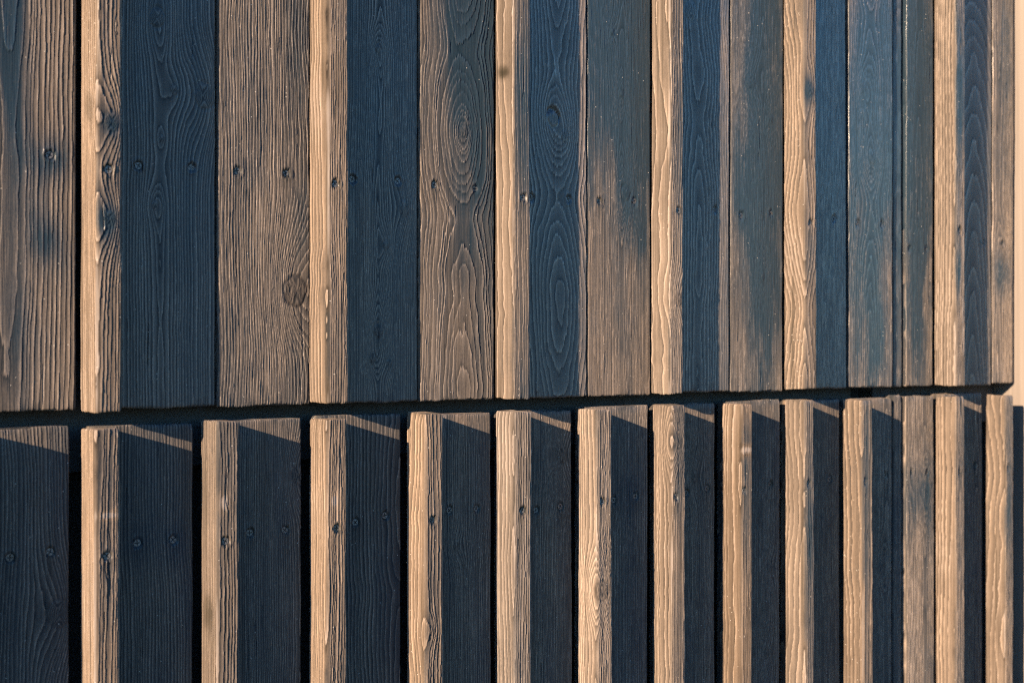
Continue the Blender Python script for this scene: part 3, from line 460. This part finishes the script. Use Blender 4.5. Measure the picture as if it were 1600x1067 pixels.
 {'panel': 'lower_cladding', 'kind': 'board', 'u0': 1.106, 'u1': 1.2067, 'yf': 0.0, 'yb': 0.021, 'z0': -1.36, 'z1': -0.07281, 'seed': 1581, 'pu': 1.25942, 'pith': [(0.41897, 0.00364), (0.00543, 0.00834), (-0.40888, 0.00516)], 'sp': 0.0026, 'A': 0.00021, 'knots': [], 'screws': [(1.15066, -0.18661), (1.18635, -0.18427)], 'wear_shading': 0.68, 'blobs': [(1.18317, -0.17623, 0.02334, 0.02036, -0.41)], 'cracks': [], 'moss': [], 'tone': 0.93, 'cup': -7e-05, 'gloss': 0.35},
 {'panel': 'lower_cladding', 'kind': 'batten', 'u0': 1.2156, 'u1': 1.2384, 'yf': -0.034, 'yb': -0.0005, 'z0': -1.36, 'z1': -0.07361, 'seed': 1618, 'pu': 1.16223, 'pith': [(-0.04699, 0.01), (-0.41276, 0.012)], 'sp': 0.0025, 'A': 0.0005, 'knots': [(1.22609, -0.034, -0.11745, 0.00743, 0.44999999999999996)], 'screws': [(1.22283, -0.18457)], 'wear_shading': 0.82, 'blobs': [(1.22718, -0.15666, 0.0109, 0.07833, -0.35)], 'cracks': [(1.22609, -0.14877, 0.05481)], 'moss': [], 'tone': 0.97, 'cup': -0.00049, 'gloss': 0.35},
 {'panel': 'lower_cladding', 'kind': 'board', 'u0': 1.229, 'u1': 1.32459, 'yf': 0.0, 'yb': 0.021, 'z0': -1.36, 'z1': -0.07369, 'seed': 1655, 'pu': 1.36368, 'pith': [(0.43689, 0.01098), (0.00566, 0.0138), (-0.42637, 0.00249)], 'sp': 0.0024, 'A': 0.00021, 'knots': [(1.28765, 0.0, -0.16647, 0.00675, 0.30000000000000004)], 'screws': [(1.27403, -0.18591), (1.31063, -0.1825)], 'wear_shading': 0.68, 'blobs': [], 'cracks': [], 'moss': [], 'tone': 0.8, 'cup': -0.00033, 'gloss': 0.35},
 {'panel': 'lower_cladding', 'kind': 'batten', 'u0': 1.3385, 'u1': 1.3585, 'yf': -0.034, 'yb': -0.0005, 'z0': -1.36, 'z1': -0.07541, 'seed': 1692, 'pu': 1.2816, 'pith': [(0.44102, 0.00712), (0.00572, 0.01223), (-0.43041, 0.00742)], 'sp': 0.0032, 'A': 0.00045, 'knots': [], 'screws': [(1.34404, -0.1843)], 'wear_shading': 0.82, 'blobs': [(1.34759, -0.12247, 0.00947, 0.03266, -0.59), (1.3464, -0.13303, 0.01065, 0.00571, 1.65), (1.34759, -0.22861, 0.00947, 0.08165, -0.59)], 'cracks': [], 'moss': [], 'tone': 0.85, 'cup': -0.00019, 'gloss': 0.35, 'lichen': 0.1},
 {'panel': 'lower_cladding', 'kind': 'board', 'u0': 1.35, 'u1': 1.44753, 'yf': 0.0, 'yb': 0.021, 'z0': -1.36, 'z1': -0.07239, 'seed': 1729, 'pu': 1.47566, 'pith': [(0.45503, 0.00509), (0.0059, 0.00285), (-0.44408, 0.00723)], 'sp': 0.0024, 'A': 0.00021, 'knots': [(1.42863, 0.0, -0.29356, 0.0054, 0.30000000000000004), (1.42239, 0.0, -0.4076, 0.0054, 0.30000000000000004)], 'screws': [(1.42989, -0.18472)], 'wear_shading': 0.68, 'blobs': [], 'cracks': [], 'moss': [], 'tone': 0.8, 'cup': 3e-05, 'gloss': 0.35},
 {'panel': 'lower_cladding', 'kind': 'batten', 'u0': 1.4588, 'u1': 1.4778, 'yf': -0.034, 'yb': -0.0005, 'z0': -1.36, 'z1': -0.07293, 'seed': 1766, 'pu': 1.38718, 'pith': [(-0.05098, 0.02), (-0.22093, 0.034), (-0.4478, 0.018)], 'sp': 0.0042, 'A': 0.0005, 'knots': [], 'screws': [(1.46707, -0.18262)], 'wear_shading': 0.82, 'blobs': [(1.46835, -0.26342, 0.00898, 0.20394, -0.65)], 'cracks': [], 'moss': [], 'tone': 0.96, 'cup': -8e-05, 'gloss': 0.35},
 {'panel': 'lower_cladding', 'kind': 'board', 'u0': 1.471, 'u1': 1.57004, 'yf': 0.0, 'yb': 0.021, 'z0': -1.36, 'z1': -0.07358, 'seed': 1803, 'pu': 1.46103, 'pith': [(0.47315, 0.01369), (0.00613, 0.01066), (-0.46176, 0.00289)], 'sp': 0.0025, 'A': 0.00021, 'knots': [], 'screws': [(1.54963, -0.1848)], 'wear_shading': 0.68, 'blobs': [], 'cracks': [], 'moss': [], 'tone': 0.82, 'cup': 0.00038, 'gloss': 0.35},
 {'panel': 'lower_cladding', 'kind': 'batten', 'u0': 1.5785, 'u1': 1.5995, 'yf': -0.034, 'yb': -0.0005, 'z0': -1.36, 'z1': -0.07491, 'seed': 1840, 'pu': 1.52716, 'pith': [(-0.05298, 0.024), (-0.46533, 0.034)], 'sp': 0.005, 'A': 0.0005, 'knots': [], 'screws': [(1.58549, -0.18699)], 'wear_shading': 0.82, 'blobs': [(1.58688, -0.22942, 0.0083, 0.26472, -0.47)], 'cracks': [], 'moss': [], 'tone': 0.89, 'cup': 0.0002, 'gloss': 0.35},
 {'panel': 'lower_cladding', 'kind': 'board', 'u0': 1.591, 'u1': 1.68783, 'yf': 0.0, 'yb': 0.021, 'z0': -1.36, 'z1': -0.07538, 'seed': 1877, 'pu': 1.67464, 'pith': [(0.49084, 0.01375), (0.00636, 0.00969), (-0.47902, 0.0074)], 'sp': 0.003, 'A': 0.00021, 'knots': [(1.66445, 0.0, -0.31597, 0.0081, 0.30000000000000004)], 'screws': [(1.67318, -0.18641)], 'wear_shading': 0.68, 'blobs': [], 'cracks': [], 'moss': [], 'tone': 0.9, 'cup': 9e-05, 'gloss': 0.35},
 {'panel': 'lower_end_cladding', 'kind': 'board', 'u0': 1.7205, 'u1': 1.7878, 'yf': 0.0, 'yb': 0.021, 'z0': -1.36, 'z1': -0.07354, 'seed': 1914, 'pu': 1.76456, 'pith': [(-0.05643, 0.009), (-0.20693, 0.005), (-0.49568, 0.012)], 'sp': 0.0028, 'A': 0.00036, 'knots': [(1.78158, 0.0, -0.21333, 0.0108, 0.6000000000000001)], 'screws': [(1.73254, -0.18505), (1.77073, -0.18714)], 'wear_shading': 0.74, 'blobs': [(1.75382, -0.21631, 0.02753, 0.04702, -0.71), (1.77227, -0.3404, 0.01546, 0.23639, -0.35)], 'cracks': [], 'moss': [], 'tone': 1.05, 'cup': -0.00038, 'gloss': 0.35},
 {'panel': 'lower_end_cladding', 'kind': 'batten', 'u0': 1.7905, 'u1': 1.814, 'yf': -0.034, 'yb': -0.0005, 'z0': -1.36, 'z1': -0.07557, 'seed': 1951, 'pu': 1.72538, 'pith': [(0.50853, 0.00653), (0.00659, 0.01071), (-0.49629, 0.00913)], 'sp': 0.003, 'A': 0.0005, 'knots': [], 'screws': [(1.8008, -0.18732)], 'wear_shading': 0.82, 'blobs': [(1.80237, -0.29195, 0.0126, 0.24486, -0.41)], 'cracks': [], 'moss': [], 'tone': 0.98, 'cup': 8e-05, 'gloss': 0.35},
 {'panel': 'lower_end_cladding', 'kind': 'board', 'u0': 1.803, 'u1': 1.90558, 'yf': 0.0, 'yb': 0.021, 'z0': -1.36, 'z1': -0.07195, 'seed': 1988, 'pu': 1.89128, 'pith': [(0.52281, 0.00994), (0.00678, 0.01357), (-0.51022, 0.01014)], 'sp': 0.003, 'A': 0.00021, 'knots': [], 'screws': [(1.88567, -0.18266)], 'wear_shading': 0.56, 'blobs': [], 'cracks': [], 'moss': [], 'tone': 0.87, 'cup': 0.00048, 'gloss': 0.35},
 {'panel': 'lower_end_cladding', 'kind': 'batten', 'u0': 1.9185, 'u1': 1.94, 'yf': -0.034, 'yb': -0.0005, 'z0': -1.36, 'z1': -0.07585, 'seed': 2025, 'pu': 1.80237, 'pith': [(-0.0586, 0.01), (-0.19534, 0.034), (-0.51473, 0.016)], 'sp': 0.004, 'A': 0.0005, 'knots': [(1.89958, -0.034, -0.17918, 0.00675, 0.30000000000000004)], 'screws': [(1.92644, -0.18543)], 'wear_shading': 0.82, 'blobs': [(1.92814, -0.25387, 0.01016, 0.14646, -0.59)], 'cracks': [], 'moss': [], 'tone': 0.99, 'cup': -0.00048, 'gloss': 0.35},
]
for p in PIECES: build_piece(p, ROOT[p['panel']])
